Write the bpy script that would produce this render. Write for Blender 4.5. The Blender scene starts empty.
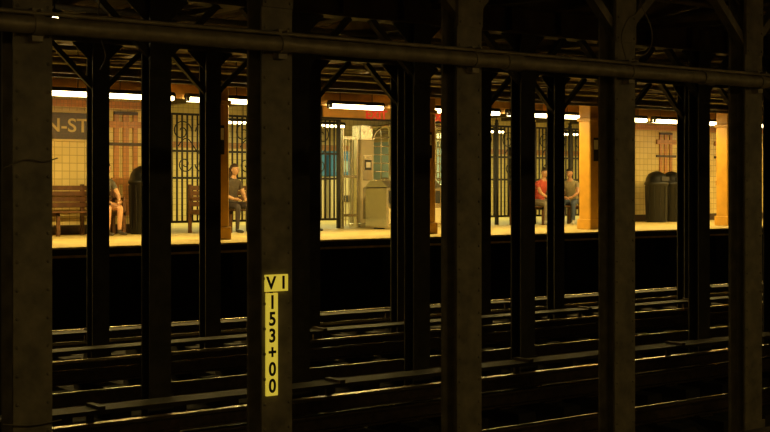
import bpy, math, random
from mathutils import Vector, Matrix
random.seed(7)
C = bpy.context.scene.collection
bpy.context.scene.view_settings.view_transform = 'Standard'
bpy.context.scene.view_settings.look = 'None'

# ---------------------------------------------------------------- materials
def mat(name, col, rough=0.6, metal=0.0, var=0.0, scale=6.0, emit=0.0, bump=0.0, ecol=None, spec=None):
    m = bpy.data.materials.new(name); m.use_nodes = True
    nt = m.node_tree; b = nt.nodes['Principled BSDF']
    b.inputs['Base Color'].default_value = (*col, 1)
    b.inputs['Roughness'].default_value = rough
    b.inputs['Metallic'].default_value = metal
    if spec is not None: b.inputs['Specular IOR Level'].default_value = spec
    tc = nt.nodes.new('ShaderNodeTexCoord')
    if var > 0:
        n = nt.nodes.new('ShaderNodeTexNoise'); n.inputs['Scale'].default_value = scale
        n.inputs['Detail'].default_value = 5
        nt.links.new(tc.outputs['Object'], n.inputs['Vector'])
        r = nt.nodes.new('ShaderNodeValToRGB')
        r.color_ramp.elements[0].position = 0.3; r.color_ramp.elements[1].position = 0.7
        r.color_ramp.elements[0].color = (*[c*(1-var) for c in col], 1)
        r.color_ramp.elements[1].color = (*[min(1, c*(1+var)) for c in col], 1)
        nt.links.new(n.outputs['Fac'], r.inputs['Fac'])
        nt.links.new(r.outputs['Color'], b.inputs['Base Color'])
        if bump > 0:
            bp = nt.nodes.new('ShaderNodeBump'); bp.inputs['Strength'].default_value = bump
            bp.inputs['Distance'].default_value = 0.02
            nt.links.new(n.outputs['Fac'], bp.inputs['Height'])
            nt.links.new(bp.outputs['Normal'], b.inputs['Normal'])
    if emit > 0:
        b.inputs['Emission Color'].default_value = (*(ecol or col), 1)
        b.inputs['Emission Strength'].default_value = emit
    return m

def tile_mat(name, c1, c2, mortar, w=0.1, h=0.1, ms=0.006, off=0.0, horiz=False, rough=0.3):
    m = bpy.data.materials.new(name); m.use_nodes = True
    nt = m.node_tree; b = nt.nodes['Principled BSDF']
    tc = nt.nodes.new('ShaderNodeTexCoord')
    s = nt.nodes.new('ShaderNodeSeparateXYZ'); cb = nt.nodes.new('ShaderNodeCombineXYZ')
    nt.links.new(tc.outputs['Object'], s.inputs[0])
    if horiz:
        nt.links.new(s.outputs['X'], cb.inputs['X']); nt.links.new(s.outputs['Y'], cb.inputs['Y'])
    else:
        ad = nt.nodes.new('ShaderNodeMath'); ad.operation = 'ADD'
        nt.links.new(s.outputs['X'], ad.inputs[0]); nt.links.new(s.outputs['Y'], ad.inputs[1])
        nt.links.new(ad.outputs[0], cb.inputs['X']); nt.links.new(s.outputs['Z'], cb.inputs['Y'])
    br = nt.nodes.new('ShaderNodeTexBrick'); br.offset = off
    br.inputs['Scale'].default_value = 1
    br.inputs['Brick Width'].default_value = w; br.inputs['Row Height'].default_value = h
    br.inputs['Mortar Size'].default_value = ms
    br.inputs['Color1'].default_value = (*c1, 1); br.inputs['Color2'].default_value = (*c2, 1)
    br.inputs['Mortar'].default_value = (*mortar, 1)
    nt.links.new(cb.outputs[0], br.inputs['Vector'])
    nt.links.new(br.outputs['Color'], b.inputs['Base Color'])
    b.inputs['Roughness'].default_value = rough
    return m

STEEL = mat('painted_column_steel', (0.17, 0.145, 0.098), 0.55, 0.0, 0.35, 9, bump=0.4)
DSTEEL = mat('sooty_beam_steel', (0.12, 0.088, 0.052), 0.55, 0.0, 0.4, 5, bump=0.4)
MSTEEL = mat('dark_column_steel', (0.045, 0.038, 0.025), 0.6, 0.0, 0.4, 7, bump=0.4)  # darker base colour for the two farther column rows
PIPE = mat('grey_pipe_paint', (0.26, 0.22, 0.15), 0.42, 0.2, 0.3, 12, bump=0.2)
RAILTOP = mat('worn_rail_steel', (0.50, 0.45, 0.34), 0.27, 1.0, 0.15, 3)
RAILSIDE = mat('rusty_rail', (0.06, 0.038, 0.022), 0.6, 0.3, 0.4, 14)
TIE = mat('creosoted_tie', (0.022, 0.017, 0.011), 0.85, 0, 0.4, 8, bump=0.5)
BED = mat('dirty_track_bed', (0.020, 0.016, 0.011), 0.9, 0, 0.5, 10, bump=1.0)
BOARD = mat('third_rail_cover_board', (0.035, 0.026, 0.017), 0.6, 0, 0.35, 7, spec=0.3)
CEIL = mat('sooty_ceiling_concrete', (0.055, 0.042, 0.027), 0.9, 0, 0.4, 3)
BLACKWALL = mat('near_black_wall', (0.006, 0.005, 0.004), 0.95, 0, 0.4, 4)  # near-black base colour below the platforms and on the end walls
PLAT = mat('platform_concrete', (0.50, 0.40, 0.17), 0.5, 0, 0.18, 2.5)
EDGE = mat('platform_edge_strip', (0.50, 0.38, 0.11), 0.6, 0, 0.25, 9)
TILE = tile_mat('cream_wall_tile', (0.76, 0.62, 0.28), (0.68, 0.54, 0.22), (0.40, 0.29, 0.10), 0.15, 0.15, 0.006)
ORTILE = tile_mat('orange_border_tile', (0.58, 0.27, 0.09), (0.49, 0.21, 0.07), (0.34, 0.18, 0.07), 0.075, 0.075, 0.006)
BRTILE = tile_mat('brown_mosaic_tile', (0.10, 0.055, 0.03), (0.06, 0.04, 0.025), (0.03, 0.02, 0.015), 0.03, 0.03, 0.003)
GOLD = mat('gold_mosaic_letter', (0.62, 0.48, 0.20), 0.4)
ORANGE = mat('orange_column_paint', (0.56, 0.30, 0.04), 0.42, 0, 0.12, 5)
IRON = mat('black_fence_iron', (0.014, 0.012, 0.010), 0.5, 0.1, 0.2, 10)
STAIN = mat('brushed_stainless', (0.60, 0.56, 0.44), 0.27, 0.9, 0.12, 15)
BEIGE = mat('beige_enamel_panel', (0.50, 0.43, 0.27), 0.4, 0, 0.08, 4)
DGREY = mat('dark_grey_housing', (0.03, 0.028, 0.025), 0.5, 0, 0.2, 8)
TUBE = mat('fluorescent_tube_glass', (1, 1, 0.95), 0.3, emit=15.0, ecol=(1.0, 0.78, 0.38))
WOOD = mat('varnished_bench_wood', (0.11, 0.048, 0.02), 0.4, 0, 0.4, 12)
BIN = mat('black_bin_plastic', (0.008, 0.008, 0.008), 0.4, 0, 0.2, 6)
YEL = mat('yellow_enamel_added_glow', (0.85, 0.66, 0.07), 0.4, emit=0.55, ecol=(0.88, 0.66, 0.06))  # plates are no lamp; emission stands in for the light they reflect
BLK = mat('black_lettering', (0.01, 0.01, 0.01), 0.5)
REDM = mat('red_exit_letters_added_glow', (0.7, 0.05, 0.02), 0.5, emit=0.5)  # painted letters with added emission so they show on the dim header
SIGNO = mat('orange_header_panel', (0.75, 0.42, 0.10), 0.5, 0, 0.1, 5)
BLUE = mat('blue_machine_panel', (0.03, 0.13, 0.30), 0.35)
SCREEN = mat('machine_screen', (0.3, 0.40, 0.42), 0.2)
WHITE = mat('white_decal', (0.75, 0.72, 0.62), 0.5)
CABLE = mat('cable_rubber', (0.15, 0.125, 0.085), 0.5, 0, 0.2, 20)
DOORG = mat('green_service_door', (0.10, 0.12, 0.06), 0.5, 0, 0.2, 4)

# ---------------------------------------------------------------- mesh builder
class MB:
    def __init__(s): s.v=[]; s.f=[]; s.m=[]; s.mats=[]; s.sm=[]
    def mi(s, m):
        if m not in s.mats: s.mats.append(m)
        return s.mats.index(m)
    def add(s, vs, fs, m, smooth=False):
        o=len(s.v); s.v += [tuple(v) for v in vs]; i=s.mi(m)
        for f in fs: s.f.append([a+o for a in f]); s.m.append(i); s.sm.append(smooth)
    def box(s, x0,x1,y0,y1,z0,z1,m, bev=0.0, T=None):
        if bev<=0:
            vs=[(x0,y0,z0),(x1,y0,z0),(x1,y1,z0),(x0,y1,z0),(x0,y0,z1),(x1,y0,z1),(x1,y1,z1),(x0,y1,z1)]
            fs=[(0,3,2,1),(4,5,6,7),(0,1,5,4),(1,2,6,5),(2,3,7,6),(3,0,4,7)]
        else:
            b=bev
            ring=lambda i: [(x0+i,y0+b),(x0+b,y0+i),(x1-b,y0+i),(x1-i,y0+b),(x1-i,y1-b),(x1-b,y1-i),(x0+b,y1-i),(x0+i,y1-b)]
            vs=[];
            for z,i in ((z0,b*.7),(z0+b,0),(z1-b,0),(z1,b*.7)): vs+=[(p[0],p[1],z) for p in ring(i)]
            fs=[tuple(range(7,-1,-1)), tuple(range(24,32))]
            for k in range(3):
                for j in range(8): fs.append((k*8+j,k*8+(j+1)%8,(k+1)*8+(j+1)%8,(k+1)*8+j))
        if T: vs=[T@Vector(v) for v in vs]
        s.add(vs,fs,m)
    def tube(s, pts, r, m, n=8, T=None):
        pts=[Vector(p) for p in pts]
        if T: pts=[T@p for p in pts]
        rs = r if isinstance(r,(list,tuple)) else [r]*len(pts)
        vs=[];fs=[]
        prev=None
        for i,p in enumerate(pts):
            if i==0: t=pts[1]-p
            elif i==len(pts)-1: t=p-pts[i-1]
            else: t=(pts[i+1]-pts[i-1])
            t.normalize()
            if prev is None:
                a=Vector((0,0,1)) if abs(t.z)<0.9 else Vector((1,0,0))
                u=t.cross(a).normalized()
            else:
                u=(prev-t*prev.dot(t)).normalized()
            prev=u; w=t.cross(u)
            for k in range(n):
                a=2*math.pi*k/n
                vs.append(p+(u*math.cos(a)+w*math.sin(a))*rs[i])
        L=len(pts)
        for i in range(L-1):
            for k in range(n): fs.append((i*n+k,i*n+(k+1)%n,(i+1)*n+(k+1)%n,(i+1)*n+k))
        s.add(vs,fs,m,True)
        s.add(vs[:n],[tuple(range(n-1,-1,-1))],m); s.add(vs[-n:],[tuple(range(n))],m)
    def beam(s, p, q, w, h, m):
        p=Vector(p);q=Vector(q);t=(q-p).normalized()
        a=Vector((0,1,0)) if abs(t.y)<0.9 else Vector((1,0,0))
        u=t.cross(a).normalized(); v=t.cross(u)
        vs=[]
        for c in (p,q):
            for sx,sy in((-1,-1),(1,-1),(1,1),(-1,1)): vs.append(c+v*sx*w/2+u*sy*h/2)
        s.add(vs,[(0,3,2,1),(4,5,6,7),(0,1,5,4),(1,2,6,5),(2,3,7,6),(3,0,4,7)],m)
    def ell(s, c, r, m, nu=12, nv=8, T=None, fn=None):
        vs=[];fs=[]
        for j in range(nv+1):
            ph=math.pi*j/nv
            for i in range(nu):
                th=2*math.pi*i/nu
                d=Vector((math.sin(ph)*math.cos(th),math.sin(ph)*math.sin(th),math.cos(ph)))
                if fn: d=fn(d)
                v=Vector((c[0]+d.x*r[0],c[1]+d.y*r[1],c[2]+d.z*r[2]))
                vs.append(T@v if T else v)
        for j in range(nv):
            for i in range(nu): fs.append((j*nu+i,(j+1)*nu+i,(j+1)*nu+(i+1)%nu,j*nu+(i+1)%nu))
        s.add(vs,fs,m,True)
    def lathe(s, c, prof, m, n=20):
        vs=[];fs=[]
        for r,z in prof:
            for k in range(n):
                a=2*math.pi*k/n; vs.append((c[0]+r*math.cos(a),c[1]+r*math.sin(a),c[2]+z))
        for i in range(len(prof)-1):
            for k in range(n): fs.append((i*n+k,i*n+(k+1)%n,(i+1)*n+(k+1)%n,(i+1)*n+k))
        s.add(vs,fs,m,True)
        s.add(vs[:n],[tuple(range(n-1,-1,-1))],m); s.add(vs[-n:],[tuple(range(n))],m)
    def obj(s, name, parent=None):
        me=bpy.data.meshes.new(name); me.from_pydata(s.v,[],s.f)
        for m in s.mats: me.materials.append(m)
        me.polygons.foreach_set('material_index', s.m)
        me.polygons.foreach_set('use_smooth', s.sm)
        me.update()
        o=bpy.data.objects.new(name,me); C.objects.link(o)
        if parent: o.parent=parent
        return o
def empty(name, loc=(0,0,0)):
    e=bpy.data.objects.new(name,None); e.location=loc; C.objects.link(e); return e
def text(body, size, loc, m, parent, name, extr=0.003, ax='CENTER', sx=1.0, rot=(math.pi/2,0,0), bold=0.012):
    c=bpy.data.curves.new(name,'FONT'); c.body=body; c.size=size; c.extrude=extr; c.align_x=ax; c.align_y='CENTER'
    c.offset=size*bold
    c.materials.append(m)
    o=bpy.data.objects.new(name,c); o.location=loc; o.rotation_euler=rot; o.scale=(sx,1,1); C.objects.link(o)
    if parent: o.parent=parent
    return o

X0,X1=-8.0,48.0
BEDZ=-1.36
# ---------------------------------------------------------------- shell
b=MB(); b.box(X0,X1,2.7,18.75,BEDZ-0.2,BEDZ,BED); b.obj('floor')
b=MB(); b.box(X0-0.2,X1+0.2,-4.2,31.2,3.25,3.45,CEIL); b.obj('ceiling')
b=MB(); b.box(X0-0.2,X0,-4.2,31.2,BEDZ,3.25,BLACKWALL); b.obj('wall_left')
b=MB(); b.box(X1,X1+0.2,-4.2,31.2,BEDZ,3.25,BLACKWALL); b.obj('wall_right')
b=MB(); b.box(X0,X1,30.6,30.8,0,3.25,TILE)
b.box(X0,X1,30.57,30.6,1.95,2.1,ORTILE); b.obj('wall_back')
b=MB(); b.box(X0,X1,-4.2,-4.0,0,3.25,TILE); b.obj('wall_front')
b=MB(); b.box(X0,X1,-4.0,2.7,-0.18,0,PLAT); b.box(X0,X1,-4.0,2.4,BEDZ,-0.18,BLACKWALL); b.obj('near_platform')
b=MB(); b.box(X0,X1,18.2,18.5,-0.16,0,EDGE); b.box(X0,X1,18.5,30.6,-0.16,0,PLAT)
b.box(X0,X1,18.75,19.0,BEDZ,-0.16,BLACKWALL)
x=X0+0.5
while x<X1-0.3:
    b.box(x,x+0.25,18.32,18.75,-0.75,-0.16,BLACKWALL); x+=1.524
b.box(X0,X1,18.17,18.2,-0.12,-0.03,TIE)
b.obj('far_platform')
def tilewall(xa,xb,name):
    b=MB()
    b.box(xa,xb,23.2,23.45,0,3.0,TILE)
    b.box(xa,xb,23.17,23.2,0,0.18,BRTILE)
    b.box(xa,xb,23.175,23.2,2.42,2.56,ORTILE)
    return b.obj(name)
tilewall(X0,12.0,'wall_platform')
tilewall(24.75,X1,'wall_platform.001')
b=MB(); b.box(11.75,12.0,23.45,30.6,0,3.0,TILE); b.obj('wall_mezzanine')
b=MB(); b.box(34.75,35.0,23.45,30.6,0,3.0,TILE); b.obj('wall_mezzanine.001')

def pilaster(xc,name,w=0.5):
    b=MB(); y=23.165
    b.box(xc-w/2,xc-w/2+0.10,y,23.2,0.35,2.3,ORTILE)
    b.box(xc+w/2-0.10,xc+w/2,y,23.2,0.35,2.3,ORTILE)
    b.box(xc-0.06,xc+0.06,y,23.2,0.35,2.3,ORTILE)
    b.box(xc-w/2-0.12,xc+w/2+0.15,y-0.008,23.2,2.05,2.17,ORTILE)
    b.box(xc-w/2-0.12,xc+w/2+0.15,y-0.008,23.2,1.70,1.76,BRTILE)
    b.box(xc-w/2,xc+w/2,y-0.006,23.2,2.3,2.36,BRTILE)
    b.box(xc-w/2-0.05,xc+w/2+0.05,y-0.006,23.2,0.95,1.08,ORTILE)
    return b.obj(name)
for i,xc in enumerate((11.25,6.9,2.3,27.0,29.4,33.9)): pilaster(xc,'mosaic_pilaster' if i==0 else 'mosaic_pilaster.%03d'%i)

tab=empty('station_name_tablet',(0,0,0))
b=MB(); b.box(7.35,10.62,23.15,23.2,1.80,2.30,BRTILE)
b.box(7.30,10.67,23.14,23.2,2.30,2.34,GOLD); b.box(7.30,10.67,23.14,23.2,1.76,1.80,GOLD)
b.box(7.30,7.35,23.14,23.2,1.76,2.34,GOLD); b.box(10.62,10.67,23.14,23.2,1.76,2.34,GOLD)
b.obj('tablet_panel',tab)
text('HOUSTON-ST',0.36,(10.46,23.145,2.05),GOLD,tab,'tablet_letters',ax='RIGHT',sx=1.12)

# ---------------------------------------------------------------- steel columns
def hcol(b, x, y, w=0.215, d=0.17, z0=BEDZ, z1=2.6, m=None, rivets=False):
    m=m or STEEL; t=0.018
    b.box(x-w/2,x+w/2,y-d/2,y-d/2+t,z0,z1,m)
    b.box(x-w/2,x+w/2,y+d/2-t,y+d/2,z0,z1,m)
    b.box(x-0.012,x+0.012,y-d/2+t,y+d/2-t,z0,z1,m)
    b.box(x-w/2-0.06,x+w/2+0.06,y-d/2-0.06,y+d/2+0.06,z0,z0+0.04,m)
    b.box(x-w/2-0.02,x+w/2+0.02,y-d/2-0.015,y-d/2,z0+0.04,z0+0.35,m)
    b.box(x-w/2,x+w/2,y-d/2-0.012,y-d/2,1.96,2.6,m)
    if rivets:
        zz=BEDZ+0.5
        while zz<2.55:
            for sx in (-1,1):
                yy=y-d/2-(0.012 if zz>1.96 else 0)
                b.ell((x+sx*(w/2-0.022),yy,zz),(0.011,0.008,0.011),m,6,4)
            zz+=0.15
def knee(b,x,y,m,ydir=True):
    for sx in (-1,1):
        b.beam((x+sx*0.02,y,2.02),(x+sx*0.62,y,2.60),0.09,0.02,m)
        b.beam((x+sx*0.02,y-0.05,2.02),(x+sx*0.62,y-0.05,2.60),0.012,0.06,m)
        vs=[(x+sx*0.01,y-0.008,2.3),(x+sx*0.01,y-0.008,2.6),(x+sx*0.33,y-0.008,2.6),
            (x+sx*0.01,y+0.008,2.3),(x+sx*0.01,y+0.008,2.6),(x+sx*0.33,y+0.008,2.6)]
        b.add(vs,[(0,1,2),(5,4,3),(0,3,4,1),(1,4,5,2),(2,5,3,0)],m)
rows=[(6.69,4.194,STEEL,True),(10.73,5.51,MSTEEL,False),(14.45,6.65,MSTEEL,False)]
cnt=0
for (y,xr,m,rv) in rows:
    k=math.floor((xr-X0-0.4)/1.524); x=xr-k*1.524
    while x<X1-0.7:
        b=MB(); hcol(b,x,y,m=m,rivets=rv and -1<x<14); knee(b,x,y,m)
        b.obj('steel_column' if cnt==0 else 'steel_column.%03d'%cnt); cnt+=1
        x+=1.524
for i,(y,xr,m,rv) in enumerate(rows):
    b=MB()
    b.box(X0,X1,y-0.11,y+0.11,2.6,2.625,DSTEEL); b.box(X0,X1,y-0.11,y+0.11,2.89,2.92,DSTEEL); b.box(X0,X1,y-0.012,y+0.012,2.625,2.89,DSTEEL)
    x=X0+0.3
    while x<X1:
        b.box(x,x+0.02,y-0.10,y+0.10,2.625,2.89,DSTEEL); x+=0.762
    b.obj('roof_girder' if i==0 else 'roof_girder.%03d'%i)
b=MB(); x=4.194-8*1.524+0.3
while x<X1:
    if x>X0+0.2:
        b.box(x-0.09,x+0.09,3.0,19.3,2.92,2.945,DSTEEL); b.box(x-0.012,x+0.012,3.0,19.3,2.945,3.2,DSTEEL); b.box(x-0.09,x+0.09,3.0,19.3,3.2,3.25,DSTEEL)
    x+=1.524
b.obj('roof_cross_beams')
b=MB(); x=4.194-6*1.524; k=0
while x<X1-2:
    for y0,y1 in ((6.69,10.73),(10.73,14.45),(14.45,18.9)):
        if k%2==0: b.beam((x,y0,2.86),(x+1.524,y1,2.86),0.06,0.05,DSTEEL)
        else: b.beam((x+1.524,y0,2.80),(x,y1,2.80),0.06,0.05,DSTEEL)
    x+=1.524; k+=1
b.obj('roof_bracing')
b=MB()
b.box(X0,X1,19.35,19.65,2.72,2.98,DSTEEL); b.box(X0,X1,19.25,19.75,2.68,2.72,DSTEEL)
x=6.57-3*4.57
while x<X1:
    if x>X0: b.box(x-0.1,x+0.1,19.3,30.6,3.0,3.25,DSTEEL)
    x+=1.524
b.box(X0,X1,18.55,18.61,2.55,2.61,DSTEEL)
b.obj('platform_ceiling_beams')
b=MB()
for yy,zz,r in ((18.0,2.72,0.03),(17.85,2.80,0.02),(16.4,2.75,0.035),(12.4,2.7,0.03),(8.2,2.66,0.025),(21.0,2.74,0.03),(22.4,2.72,0.04)):
    b.tube([(X0,yy,zz),(X1,yy,zz)],r,PIPE if yy<20 else DSTEEL,8)
b.obj('ceiling_conduits')

b=MB(); py=6.69-0.085-0.065; pz=1.735
b.tube([(X0,py,pz),(X1,py,pz)],0.047,PIPE,16)
b.tube([(X0,py+0.01,pz+0.065),(X1,py+0.01,pz+0.065)],0.013,PIPE,8)
x=4.194-7*1.524
while x<X1:
    if x>X0+0.3:
        b.tube([(x-0.03,py,pz),(x+0.03,py,pz)],0.056,PIPE,16)
        b.box(x-0.03,x+0.03,py,py+0.063,pz-0.085,pz+0.09,PIPE)
        b.tube([(x-0.0,py-0.06,pz+0.075),(x,py+0.063,pz+0.075)],0.008,PIPE,6)
    x+=1.524
for xc in (6.05,8.1,9.0):
    b.tube([(xc-0.07,py,pz),(xc+0.07,py,pz)],0.058,PIPE,16)
b.obj('standpipe')
def cable(name,pts,r=0.006):
    b=MB(); P=[Vector(p) for p in pts]; out=[]
    for i in range(len(P)-1):
        p0=P[max(0,i-1)];p1=P[i];p2=P[i+1];p3=P[min(len(P)-1,i+2)]
        for t in [k/8 for k in range(8)]:
            out.append(0.5*((2*p1)+(-p0+p2)*t+(2*p0-5*p1+4*p2-p3)*t*t+(-p0+3*p1-3*p2+p3)*t**3))
    out.append(P[-1]); b.tube(out,r,CABLE,6); return b.obj(name)
cable('hanging_cable',[(7.19,6.55,1.83),(7.12,6.53,1.98),(7.2,6.54,2.12),(7.33,6.56,2.2),(7.4,6.6,2.45),(7.3,6.65,2.6)])
cable('hanging_cable.001',[(7.26,6.55,1.83),(7.40,6.52,1.90),(7.46,6.54,2.06),(7.36,6.58,2.3),(7.32,6.62,2.6)],0.005)
cable('hanging_cable.002',[(4.9,10.6,2.6),(4.88,10.6,2.3),(4.95,10.6,2.05),(4.9,10.6,1.92)],0.006)
cable('column_wire',[(2.5,6.59,0.98),(2.62,6.585,1.03),(2.72,6.585,1.02),(2.80,6.59,1.04)],0.004)
cable('column_wire.001',[(2.5,6.59,-0.35),(2.65,6.585,-0.37),(2.82,6.585,-0.36)],0.004)

# ---------------------------------------------------------------- chaining sign
sg=empty('chaining_marker_sign')
yf=6.69-0.085-0.012
b=MB()
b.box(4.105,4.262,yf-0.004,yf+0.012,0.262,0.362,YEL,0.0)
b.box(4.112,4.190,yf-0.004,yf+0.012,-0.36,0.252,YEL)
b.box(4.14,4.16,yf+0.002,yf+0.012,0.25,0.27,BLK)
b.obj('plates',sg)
text('V 1',0.105,(4.183,yf-0.005,0.31),BLK,sg,'route_letters',0.001,bold=0.03)
for i,ch in enumerate('153+00'):
    text(ch,0.112,(4.151,yf-0.005,0.195-i*0.100),BLK,sg,'digit_%d'%(i+1),0.001,sx=0.9,bold=0.03)

# ---------------------------------------------------------------- tracks
def rail(b,y):
    z=BEDZ+0.11
    b.box(X0,X1,y-0.07,y+0.07,z,z+0.02,RAILSIDE)
    b.box(X0,X1,y-0.009,y+0.009,z+0.02,z+0.115,RAILSIDE)
    b.box(X0,X1,y-0.036,y+0.036,z+0.115,z+0.137,RAILSIDE)
    prof=[(-0.036,0.137),(-0.030,0.147),(-0.012,0.152),(0.012,0.152),(0.030,0.147),(0.036,0.137)]
    vs=[]; 
    for xx in (X0,X1): vs+=[(xx,y+p[0],z+p[1]) for p in prof]
    b.add(vs,[(i,i+1,7+i,6+i) for i in range(5)][::1],RAILTOP,True)
for ti,(yc,yt) in enumerate(((4.85,5.95),(8.7,9.95),(12.6,13.72),(16.45,15.35))):
    b=MB()
    for sgn in (-1,1): rail(b,yc+sgn*0.7175)
    x=X0+0.2
    while x<X1-0.3:
        for sgn in (-1,1):
            b.box(x,x+0.22,yc+sgn*0.7175-0.42,yc+sgn*0.7175+0.35,BEDZ,BEDZ+0.11,TIE)
            b.box(x+0.02,x+0.20,yc+sgn*0.7175-0.14,yc+sgn*0.7175+0.14,BEDZ+0.11,BEDZ+0.122,RAILSIDE)
            b.box(x+0.07,x+0.15,yc+sgn*0.7175+0.05,yc+sgn*0.7175+0.1,BEDZ+0.12,BEDZ+0.15,RAILSIDE)
        x+=0.6
    b.obj('railroad_track' if ti==0 else 'railroad_track.%03d'%ti)
    b=MB(); z=BEDZ
    b.box(X0,X1,yt-0.04,yt+0.04,z+0.17,z+0.19,RAILSIDE); b.box(X0,X1,yt-0.012,yt+0.012,z+0.19,z+0.28,RAILSIDE); b.box(X0,X1,yt-0.04,yt+0.04,z+0.28,z+0.31,RAILTOP)
    b.box(X0,X1,yt-0.14,yt+0.14,z+0.40,z+0.435,BOARD)
    x=X0+0.5
    while x<X1-0.3:
        b.box(x,x+0.12,yt-0.08,yt+0.08,z,z+0.17,DGREY)
        b.box(x+0.03,x+0.09,yt+0.10,yt+0.13,z,z+0.40,RAILSIDE)
        b.box(x+0.03,x+0.09,yt-0.12,yt+0.13,z+0.435,z+0.46,RAILSIDE)
        x+=2.4
    b.obj('third_rail' if ti==0 else 'third_rail.%03d'%ti)
for i,(y,_,_,_) in enumerate(rows):
    b=MB()
    b.tube([(X0,y+0.24,BEDZ+0.04),(X1,y+0.24,BEDZ+0.04)],0.04,PIPE,8)
    b.tube([(X0,y+0.33,BEDZ+0.03),(X1,y+0.33,BEDZ+0.03)],0.03,PIPE,8)
    b.obj('cable_duct' if i==0 else 'cable_duct.%03d'%i)

# ---------------------------------------------------------------- far platform columns (orange)
xs=[20.28+4.57*k for k in range(-6,6)]
for i,x in enumerate(xs):
    b=MB(); y=19.5; w=0.17
    b.box(x-w,x+w,y-w,y+w,0,2.68,ORANGE,0.02)
    b.box(x-w-0.03,x+w+0.03,y-w-0.03,y+w+0.03,0,0.22,ORANGE,0.015)
    b.box(x-w-0.03,x+w+0.03,y-w-0.03,y+w+0.03,2.3,2.38,ORANGE,0.01)
    b.box(x-0.07,x+0.07,y-w-0.006,y-w,1.45,1.95,BLK)
    b.box(x-0.06,x+0.06,y-w-0.008,y-w-0.004,1.7,1.9,WHITE)
    b.obj('orange_platform_column' if i==0 else 'orange_platform_column.%03d'%i)

# ---------------------------------------------------------------- lamps
LCOL=(1.0,0.68,0.17)
def lamp(i,x,y,z,power,L=1.25,zc=2.68,name='fluorescent_lamp',rt=0.028,col=LCOL):
    b=MB()
    hw=0.10
    vs=[]
    for xx in (x,x+L):
        vs+=[(xx,y-hw,z+0.02),(xx,y-hw*0.5,z+0.09),(xx,y+hw*0.5,z+0.09),(xx,y+hw,z+0.02)]
    b.add(vs,[(0,4,5,1),(1,5,6,2),(2,6,7,3),(0,1,2,3),(7,6,5,4)],DGREY)
    b.add([(x+0.02,y-hw+0.01,z+0.03),(x+L-0.02,y-hw+0.01,z+0.03),(x+L-0.02,y+hw-0.01,z+0.03),(x+0.02,y+hw-0.01,z+0.03)],[(0,1,2,3)],DGREY)
    for yy in (y-0.045,y+0.045):
        b.tube([(x+0.03,yy,z-0.015),(x+L-0.03,yy,z-0.015)],rt,TUBE,10)
        for xx in (x,x+L-0.03): b.box(xx,xx+0.03,yy-0.03,yy+0.03,z-0.05,z+0.03,DGREY)
    for xx in (x+0.25,x+L-0.25): b.tube([(xx,y,z+0.08),(xx,y,zc)],0.008,DGREY,6)
    o=b.obj(name if i==0 else name+'.%03d'%i)
    l=bpy.data.lights.new('tube_light','AREA'); l.shape='RECTANGLE'; l.size=L; l.size_y=0.14; l.energy=power; l.color=col
    lo=bpy.data.objects.new('tube_light',l); lo.location=(x+L/2,y,z-0.06); C.objects.link(lo); lo.parent=o
n=0; x=13.85-1.5*9
while x<40:
    lamp(n,x,20.0,2.43,52,zc=3.25,rt=0.038); n+=1; x+=1.5
for x in (12.8,15.6,18.4,21.2,24.0,27.0,30.0):
    lamp(n,x,27.7,2.5,85,zc=3.25,col=(0.90,0.80,0.28)); n+=1
b=MB(); b.box(0,40,20.14,20.16,2.43,2.68,SIGNO); b.obj('lamp_trough_fascia')
for x in (-4.5,-0.5,3.5,7.5,11.5,15.5):
    lamp(n,x,1.2,2.6,18.0,zc=3.25,rt=0.014); n+=1
b=MB(); b.lathe((4.9,11.6,2.50),[(0.005,-0.12),(0.035,-0.105),(0.05,-0.065),(0.045,-0.03),(0.025,0)],TUBE,12)
b.lathe((4.9,11.6,2.50),[(0.03,-0.005),(0.035,0.05),(0.015,0.06)],DGREY,10)
b.tube([(4.9,11.6,2.55),(4.9,11.6,3.25)],0.008,DGREY,6); b.obj('tunnel_bulb')

# ---------------------------------------------------------------- iron fence
def spiral(b,cx,cz,y,r,dirn,turns=1.4,th=0.012,a0=0.0):
    pts=[]
    N=26
    for i in range(N+1):
        t=i/N; a=a0+dirn*t*turns*2*math.pi; rr=r*(1-0.8*t)
        pts.append((cx+rr*math.cos(a),y,cz+rr*math.sin(a)))
    b.tube(pts,th,IRON,6)
def fence(name,xa,xb,y=23.25):
    b=MB(); z0,z1=0.2,2.36
    n=max(1,round((xb-xa)/1.3)); w=(xb-xa)/n
    for i in range(n+1):
        xx=xa+i*w; b.box(xx-0.035,xx+0.035,y-0.035,y+0.035,0,2.45,IRON); b.ell((xx,y,2.48),(0.045,0.045,0.045),IRON,8,6)
    for zz in (z0,1.08,1.62,z1): b.box(xa,xb,y-0.02,y+0.02,zz-0.02,zz+0.025,IRON)
    k=int((xb-xa)/0.115)
    for i in range(1,k):
        xx=xa+(xb-xa)*i/k; b.box(xx-0.014,xx+0.014,y-0.014,y+0.014,z0,z1,IRON)
    for i in range(n):
        cx=xa+(i+0.5)*w
        for s in (-1,1):
            spiral(b,cx+s*0.27,2.02,y-0.02,0.23,-s,a0=(math.pi if s>0 else 0))
            spiral(b,cx+s*0.20,1.36,y-0.02,0.17,s,a0=(math.pi if s>0 else 0))
        b.tube([(cx-0.35+0.7*t/14,y-0.02,1.72+0.16*math.sin(t/14*2*math.pi)) for t in range(15)],0.012,IRON,6)
    return b.obj(name)
fence('iron_fence',12.05,16.35)
fence('iron_fence.001',19.75,24.7)
hd=empty('exit_header_sign')
b=MB(); b.box(15.6,20.2,22.9,23.1,2.36,2.40,IRON); b.box(15.7,20.1,22.88,23.08,2.40,2.64,SIGNO)
for xx in (15.62,20.1): b.box(xx,xx+0.08,22.92,23.08,2.3,3.25,IRON)
b.obj('header_beam',hd)
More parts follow.
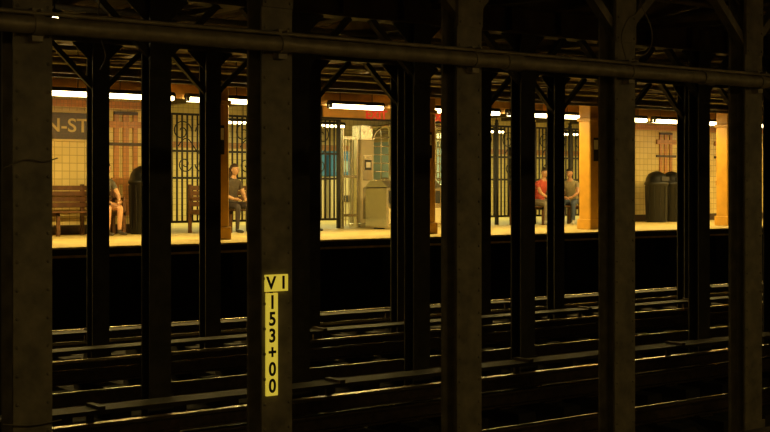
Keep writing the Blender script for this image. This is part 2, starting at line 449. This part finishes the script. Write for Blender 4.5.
for xx in (17.1,18.9): text('EXIT',0.26,(xx,22.87,2.48),REDM,hd,'exit_letters_%d'%int(xx),0.004,bold=0.03,sx=1.1)

def turnstile(name,x,y=23.3):
    b=MB()
    b.box(x,x+0.36,y-0.16,y+0.28,0.04,1.95,BEIGE,0.02)
    b.box(x-0.01,x+0.37,y-0.17,y+0.29,0,0.10,STAIN,0.01)
    b.box(x+0.05,x+0.31,y-0.175,y-0.16,1.05,1.6,STAIN)
    b.box(x+0.09,x+0.27,y-0.183,y-0.173,1.28,1.5,BLK)
    b.box(x+0.12,x+0.24,y-0.187,y-0.180,1.33,1.45,WHITE)
    b.box(x+0.05,x+0.31,y-0.175,y-0.16,0.2,0.9,STAIN)
    cx=x+0.95
    b.lathe((cx,y,0),[(0.09,0.0),(0.09,0.05),(0.055,0.06),(0.055,2.2),(0.08,2.21),(0.08,2.26)],STAIN,12)
    for k in range(10):
        z=0.30+k*0.19
        for a in (0.5,0.5+2*math.pi/3,0.5+4*math.pi/3):
            b.tube([(cx,y,z),(cx+0.5*math.cos(a),y+0.5*math.sin(a),z)],0.016,STAIN,6)
    ring=[]
    for k in range(9):
        a=-math.pi*0.42+math.pi*0.84*k/8
        px,pyy=cx+0.58*math.cos(a),y+0.58*math.sin(a)
        b.tube([(px,pyy,0),(px,pyy,2.25)],0.016,STAIN,6); ring.append((px,pyy))
    for z in (0.08,1.1,2.22): b.tube([(p[0],p[1],z) for p in ring],0.022,STAIN,6)
    hoop=[(cx+0.6*math.cos(a),y+0.6*math.sin(a),2.25) for a in [2*math.pi*k/24 for k in range(25)]]
    b.tube(hoop,0.028,STAIN,8)
    b.tube([(x+0.18,y,2.25),(cx+0.6,y,2.25)],0.03,STAIN,8)
    b.tube([(x+0.36+0.58*(1-math.cos(t)),y-0.12,1.95+0.36*math.sin(t)) for t in [math.pi*k/12 for k in range(13)]],0.028,STAIN,8)
    b.tube([(x+1.52,y-0.12,0),(x+1.52,y-0.12,1.95)],0.028,STAIN,8)
    b.box(x+0.02,x+0.34,y-0.12,y+0.2,1.95,2.26,STAIN)
    return b.obj(name)
turnstile('full_height_turnstile',16.88)
turnstile('full_height_turnstile.001',18.14)
def lowturn(name,x,y=22.3):
    b=MB()
    b.box(x,x+0.26,y-0.45,y+0.35,0.03,0.90,STAIN,0.03)
    vs=[(x,y-0.45,0.90),(x+0.26,y-0.45,0.90),(x+0.26,y+0.35,0.90),(x,y+0.35,0.90),(x,y-0.25,1.04),(x+0.26,y-0.25,1.04),(x+0.26,y+0.15,1.04),(x,y+0.15,1.04)]
    b.add(vs,[(4,5,6,7),(0,1,5,4),(1,2,6,5),(2,3,7,6),(3,0,4,7)],STAIN)
    b.box(x+0.05,x+0.21,y-0.46,y-0.44,0.55,0.82,BLK); b.box(x+0.04,x+0.22,y-0.455,y-0.44,0.12,0.45,BEIGE)
    for a in (0.6,2.7,4.8):
        b.tube([(x+0.26,y,0.86),(x+0.34,y,0.86),(x+0.58,y+0.28*math.cos(a),0.86+0.28*math.sin(a))],0.018,STAIN,8)
    b.lathe((x+0.13,y,0),[(0.12,0),(0.12,0.03)],DGREY,12)
    return b.obj(name)
lowturn('low_turnstile',16.62); lowturn('low_turnstile.001',17.24); lowturn('low_turnstile.002',17.86); lowturn('low_turnstile.003',18.9)
b=MB(); b.box(16.42,16.46,23.2,23.3,0,2.2,STAIN); b.box(16.80,16.84,23.2,23.3,0,2.2,STAIN)
for k in range(3): b.box(16.46,16.80,23.22,23.28,0.25+k*0.85,0.31+k*0.85,STAIN)
for xx in (16.54,16.63,16.72): b.tube([(xx,23.25,0.05),(xx,23.25,2.0)],0.012,STAIN)
b.obj('service_gate')

def vending(name,x):
    b=MB(); y=28.9
    b.box(x,x+0.95,y,y+0.6,0.0,1.20,BEIGE,0.02); b.box(x-0.02,x+0.97,y-0.03,y+0.6,1.20,1.88,BLUE,0.02)
    b.box(x+0.12,x+0.5,y-0.04,y-0.02,1.32,1.62,SCREEN); b.box(x+0.6,x+0.85,y-0.04,y-0.02,1.3,1.6,DGREY)
    b.box(x+0.2,x+0.75,y-0.02,y+0.01,0.5,0.68,DGREY); b.box(x+0.6,x+0.85,y-0.02,y+0.01,0.85,1.1,STAIN)
    return b.obj(name)
vending('ticket_machine',18.9); vending('ticket_machine.001',20.1); 
b=MB(); b.box(22.5,25.0,28.4,30.4,0,1.0,STAIN,0.02); b.box(22.5,25.0,28.4,30.4,2.2,2.45,STAIN,0.02)
for xx in (22.5,23.3,24.1,24.92): b.box(xx,xx+0.08,28.4,28.48,1.0,2.2,STAIN)
b.box(22.55,24.95,28.9,30.3,1.0,2.2,SCREEN); b.obj('station_booth')
for i,xx in enumerate((15.0,28.2)):
    b=MB(); b.box(xx,xx+0.95,30.5,30.57,0,2.1,DOORG); b.box(xx-0.08,xx,30.46,30.57,0,2.18,IRON); b.box(xx+0.95,xx+1.03,30.46,30.57,0,2.18,IRON); b.box(xx-0.08,xx+1.03,30.46,30.57,2.1,2.18,IRON)
    b.ell((xx+0.85,30.46,1.0),(0.03,0.03,0.03),STAIN,8,6); b.obj('door_%d'%(i+1))

# ---------------------------------------------------------------- benches
def bench(name,xa,xb,y=22.75):
    b=MB()
    n=max(2,round((xb-xa)/0.6)); w=(xb-xa)/n
    for k in range(5): b.box(xa,xb,y-0.42+k*0.085,y-0.345+k*0.085,0.425,0.455,WOOD,0.006)
    for k in range(4): b.box(xa,xb,y+0.03+k*0.012,y+0.055+k*0.012,0.52+k*0.105,0.61+k*0.105,WOOD,0.006)
    for i in range(n+1):
        xx=xa+i*w; xx=min(max(xx,xa+0.03),xb-0.03)
        b.box(xx-0.03,xx+0.03,y-0.40,y-0.33,0,0.425,WOOD,0.006)
        b.box(xx-0.03,xx+0.03,y+0.05,y+0.12,0,0.95,WOOD,0.006)
        b.box(xx-0.03,xx+0.03,y-0.40,y+0.06,0.36,0.425,WOOD,0.006)
        if i in (0,n):
            b.box(xx-0.03,xx+0.03,y-0.42,y+0.06,0.66,0.70,WOOD,0.008)
            b.box(xx-0.03,xx+0.03,y-0.40,y-0.34,0.455,0.66,WOOD,0.006)
    return b.obj(name)
bench('wooden_bench',8.2,10.85); bench('wooden_bench.001',12.3,15.0,22.5); bench('wooden_bench.002',21.0,23.6,22.7); 

def bin_(name,x,y):
    b=MB()
    b.lathe((x,y,0),[(0.25,0),(0.27,0.03),(0.29,0.95),(0.315,0.97),(0.315,1.02),(0.29,1.04),(0.27,1.14),(0.21,1.24),(0.10,1.30),(0.01,1.32)],BIN,24)
    for k in range(12):
        a=2*math.pi*k/12; b.tube([(x+0.27*math.cos(a),y+0.27*math.sin(a),0.06),(x+0.295*math.cos(a),y+0.295*math.sin(a),0.93)],0.012,BIN,6)
    b.box(x-0.14,x+0.14,y-0.30,y-0.255,1.06,1.17,DGREY)
    return b.obj(name)
bin_('trash_bin',11.36,22.6); bin_('trash_bin.001',25.85,22.5); bin_('trash_bin.002',26.55,22.6)

# ---------------------------------------------------------------- people
def person(name,loc,rot,skin,shirt,pants,hair,shoe,bareleg=False,lean=0.0,headturn=0.0,longhair=False,armpose='lap'):
    SK=mat(name+'_skin',skin,0.5,0,0.06,20); SH=mat(name+'_shirt',shirt,0.8,0,0.15,25); PA=mat(name+'_trousers',pants,0.8,0,0.15,25)
    HA=mat(name+'_hair',hair,0.6,0,0.3,40); SO=mat(name+'_shoe',shoe,0.5); EY=mat(name+'_eye',(0.02,0.015,0.01),0.2); LI=mat(name+'_lip',(skin[0]*0.8,skin[1]*0.45,skin[2]*0.45),0.5)
    L=lean
    V=[];R=[];E=[];EM=[]
    def v(p,r): V.append(Vector(p)); R.append(r if isinstance(r,tuple) else (r,r)); return len(V)-1
    def e(a,b_,m): E.append((a,b_)); EM.append(m)
    pel=v((0,0.0,0.555),(0.15,0.11)); wa=v((0,0.02-L*0.3,0.70),(0.14,0.105)); ch=v((0,0.02-L*0.7,0.88),(0.165,0.115)); nb=v((0,0.01-L,1.02),(0.085,0.075)); nk=v((0,-0.01-L*1.1,1.10),0.052); nt=v((0,-0.02-L*1.15,1.16),0.05)
    e(pel,wa,SH);e(wa,ch,SH);e(ch,nb,SH);e(nb,nk,SK);e(nk,nt,SK)
    hands=[]
    for s in (-1,1):
        sh=v((s*0.175,0.01-L*0.9,0.985),0.062)
        if armpose=='lap' : el=(s*0.235,-0.05-L,0.74); wr=(s*0.13,-0.28-L*0.5,0.665)
        elif armpose=='knees': el=(s*0.22,-0.20-L,0.76); wr=(s*0.10,-0.40-L*0.3,0.66)
        else: el=(s*0.24,-0.10-L,0.73); wr=(s*0.15,-0.37,0.635)
        mid=(Vector(V[sh])+Vector(el))/2
        mi=v(mid,0.05); ei=v(el,0.042); fm=v((Vector(el)*0.55+Vector(wr)*0.45),0.038); wi=v(wr,0.027)
        e(nb,sh,SH);e(sh,mi,SH);e(mi,ei,SK);e(ei,fm,SK);e(fm,wi,SK)
        hands.append((s,Vector(wr),(Vector(wr)-Vector(el)).normalized()))
        hp=v((s*0.095,-0.04,0.54),0.088); th=v((s*0.11,-0.25,0.54),0.080); kn=v((s*0.125,-0.45,0.52),0.062); cf=v((s*0.125,-0.435,0.36),0.054); an=v((s*0.125,-0.42,0.11),0.037); 
        e(pel,hp,PA);e(hp,th,PA);e(th,kn,SK if bareleg else PA);e(kn,cf,SK if bareleg else PA);e(cf,an,SK if bareleg else PA)
        hl=v((s*0.127,-0.41,0.05),0.04); ba=v((s*0.135,-0.53,0.04),(0.045,0.034)); to=v((s*0.14,-0.63,0.032),(0.036,0.026))
        e(an,hl,SO);e(hl,ba,SO);e(ba,to,SO)
    me=bpy.data.meshes.new('sk'); me.from_pydata([tuple(a) for a in V],E,[]); me.update()
    o=bpy.data.objects.new('sk',me); C.objects.link(o)
    md=o.modifiers.new('s','SKIN'); 
    for i,sv in enumerate(me.skin_vertices[0].data): sv.radius=R[i]; sv.use_root=(i==0)
    md.use_smooth_shade=True
    sd=o.modifiers.new('d','SUBSURF'); sd.levels=2; sd.render_levels=2
    dg=bpy.context.evaluated_depsgraph_get(); dg.update()
    ev=bpy.data.meshes.new_from_object(o.evaluated_get(dg))
    b=MB()
    b.v=[tuple(a.co) for a in ev.vertices]
    mats=[SH,SK,PA,SO]
    for m in mats: b.mi(m)
    for p in ev.polygons:
        c=p.center; best=1e9; bm_=SH
        for (a,b2),m in zip(E,EM):
            A=V[a];B=V[b2];AB=B-A; t=max(0,min(1,(c-A).dot(AB)/AB.length_squared)); q=A+AB*t
            rr=(R[a][0]*(1-t)+R[b2][0]*t); d=(c-q).length-rr*0.8
            if d<best: best=d;bm_=m
        b.f.append(list(p.vertices)); b.m.append(b.mi(bm_)); b.sm.append(True)
    bpy.data.objects.remove(o)
    for s,w,d in hands:
        d=Vector((d.x,d.y,d.z*0.3)).normalized()
        side=Vector((0,0,1)).cross(d).normalized()
        b.tube([w-d*0.01,w+d*0.03,w+d*0.07,w+d*0.09],[0.024,0.03,0.032,0.024],SK,10)
        for k,(off,ln) in enumerate(((-0.027,0.068),(-0.009,0.078),(0.009,0.073),(0.026,0.058))):
            base=w+d*0.08+side*off*1.0
            b.tube([base,base+d*ln*0.45+Vector((0,0,0.004)),base+d*ln*0.8-Vector((0,0,0.010)),base+d*ln*0.95-Vector((0,0,0.024))],[0.009,0.0085,0.008,0.006],SK,6)
        tb=w+d*0.03-side*s*(-0.028)
        b.tube([tb,tb+side*s*0.022+d*0.025,tb+side*s*0.03+d*0.055],[0.012,0.010,0.008],SK,6)
    hc=Vector((0,-0.035-L*1.2,1.235))
    T=Matrix.Translation(hc)@Matrix.Rotation(headturn,4,'Z')@Matrix.Rotation(L*0.8,4,'X')
    def hf(d):
        d=d.copy()
        if d.z<0: k=1-0.28*(-d.z); d.x*=k; 
        if d.z<-0.3 and d.y>0: d.y*=0.75
        if d.y<-0.8 and abs(d.x)<0.25 and -0.35<d.z<0.2: d.y-=0.10*(0.25-abs(d.x))/0.25
        return d
    b.ell((0,0,0),(0.076,0.095,0.116),SK,28,20,T,hf)
    b.tube([(0,-0.090,0.02),(0,-0.104,-0.005),(0,-0.113,-0.025),(0,-0.095,-0.036)],[0.007,0.010,0.013,0.008],SK,8,T)
    for s in (-1,1):
        b.ell((s*0.030,-0.083,0.012),(0.013,0.008,0.008),WHITE,8,6,T); b.ell((s*0.030,-0.090,0.012),(0.006,0.004,0.006),EY,8,6,T)
        b.ell((s*0.030,-0.086,0.030),(0.018,0.007,0.004),HA,8,6,T)
        b.ell((s*0.077,0.005,0.0),(0.010,0.018,0.030),SK,8,8,T)
    b.ell((0,-0.089,-0.055),(0.024,0.008,0.007),LI,10,6,T)
    def hair_f(d):
        d=d.copy()
        if d.y<-0.1 and d.z<0.45:
            d*=0.80
        elif d.z<(-0.9 if longhair else -0.45): d*=0.85
        return d
    b.ell((0,0.008,0.012),(0.084,0.100,0.120),HA,28,20,T,hair_f)
    if longhair: b.tube([(0,0.06,0.02),(0,0.085,-0.08),(0,0.09,-0.17),(0,0.08,-0.25)],[0.07,0.075,0.065,0.03],HA,12,T)
    ob=b.obj(name); ob.location=loc; ob.rotation_euler=(0,0,rot)
    return ob
person('seated_person_in_shorts',(10.44,22.55,0),0.14,(0.62,0.34,0.19),(0.10,0.09,0.07),(0.06,0.05,0.04),(0.03,0.02,0.01),(0.05,0.04,0.03),bareleg=True,lean=0.12,armpose='side')
person('seated_woman',(13.06,22.3,0),0.1,(0.50,0.29,0.17),(0.07,0.055,0.04),(0.04,0.03,0.03),(0.04,0.02,0.01),(0.03,0.03,0.03),longhair=True,lean=0.10,headturn=0.3)
person('seated_commuter',(14.64,22.3,0),0.15,(0.45,0.26,0.15),(0.10,0.10,0.12),(0.16,0.17,0.20),(0.02,0.015,0.01),(0.04,0.04,0.04),lean=0.12,armpose='knees')
person('seated_man_in_red',(21.66,22.5,0),-0.1,(0.46,0.26,0.15),(0.42,0.06,0.04),(0.22,0.19,0.15),(0.03,0.02,0.01),(0.35,0.33,0.3),lean=0.16,armpose='knees',headturn=-0.3)
person('seated_man_in_grey',(22.80,22.52,0),-1.0,(0.42,0.22,0.13),(0.26,0.23,0.15),(0.05,0.07,0.12),(0.015,0.01,0.008),(0.4,0.38,0.33),lean=0.22,armpose='knees',headturn=-0.2)

# ---------------------------------------------------------------- world and camera
w=bpy.data.worlds.new('tunnel_dark'); bpy.context.scene.world=w; w.use_nodes=True
w.node_tree.nodes['Background'].inputs[0].default_value=(0.01,0.008,0.004,1); w.node_tree.nodes['Background'].inputs[1].default_value=0.1
cam=bpy.data.cameras.new('camera'); co=bpy.data.objects.new('camera',cam); C.objects.link(co)
co.location=(0,0,0.88); co.rotation_euler=(math.pi/2,0,-math.atan(1300/1715)); cam.sensor_width=36; cam.lens=1300*36/770; cam.shift_y=-28/770
cam.clip_end=200
bpy.context.scene.camera=co
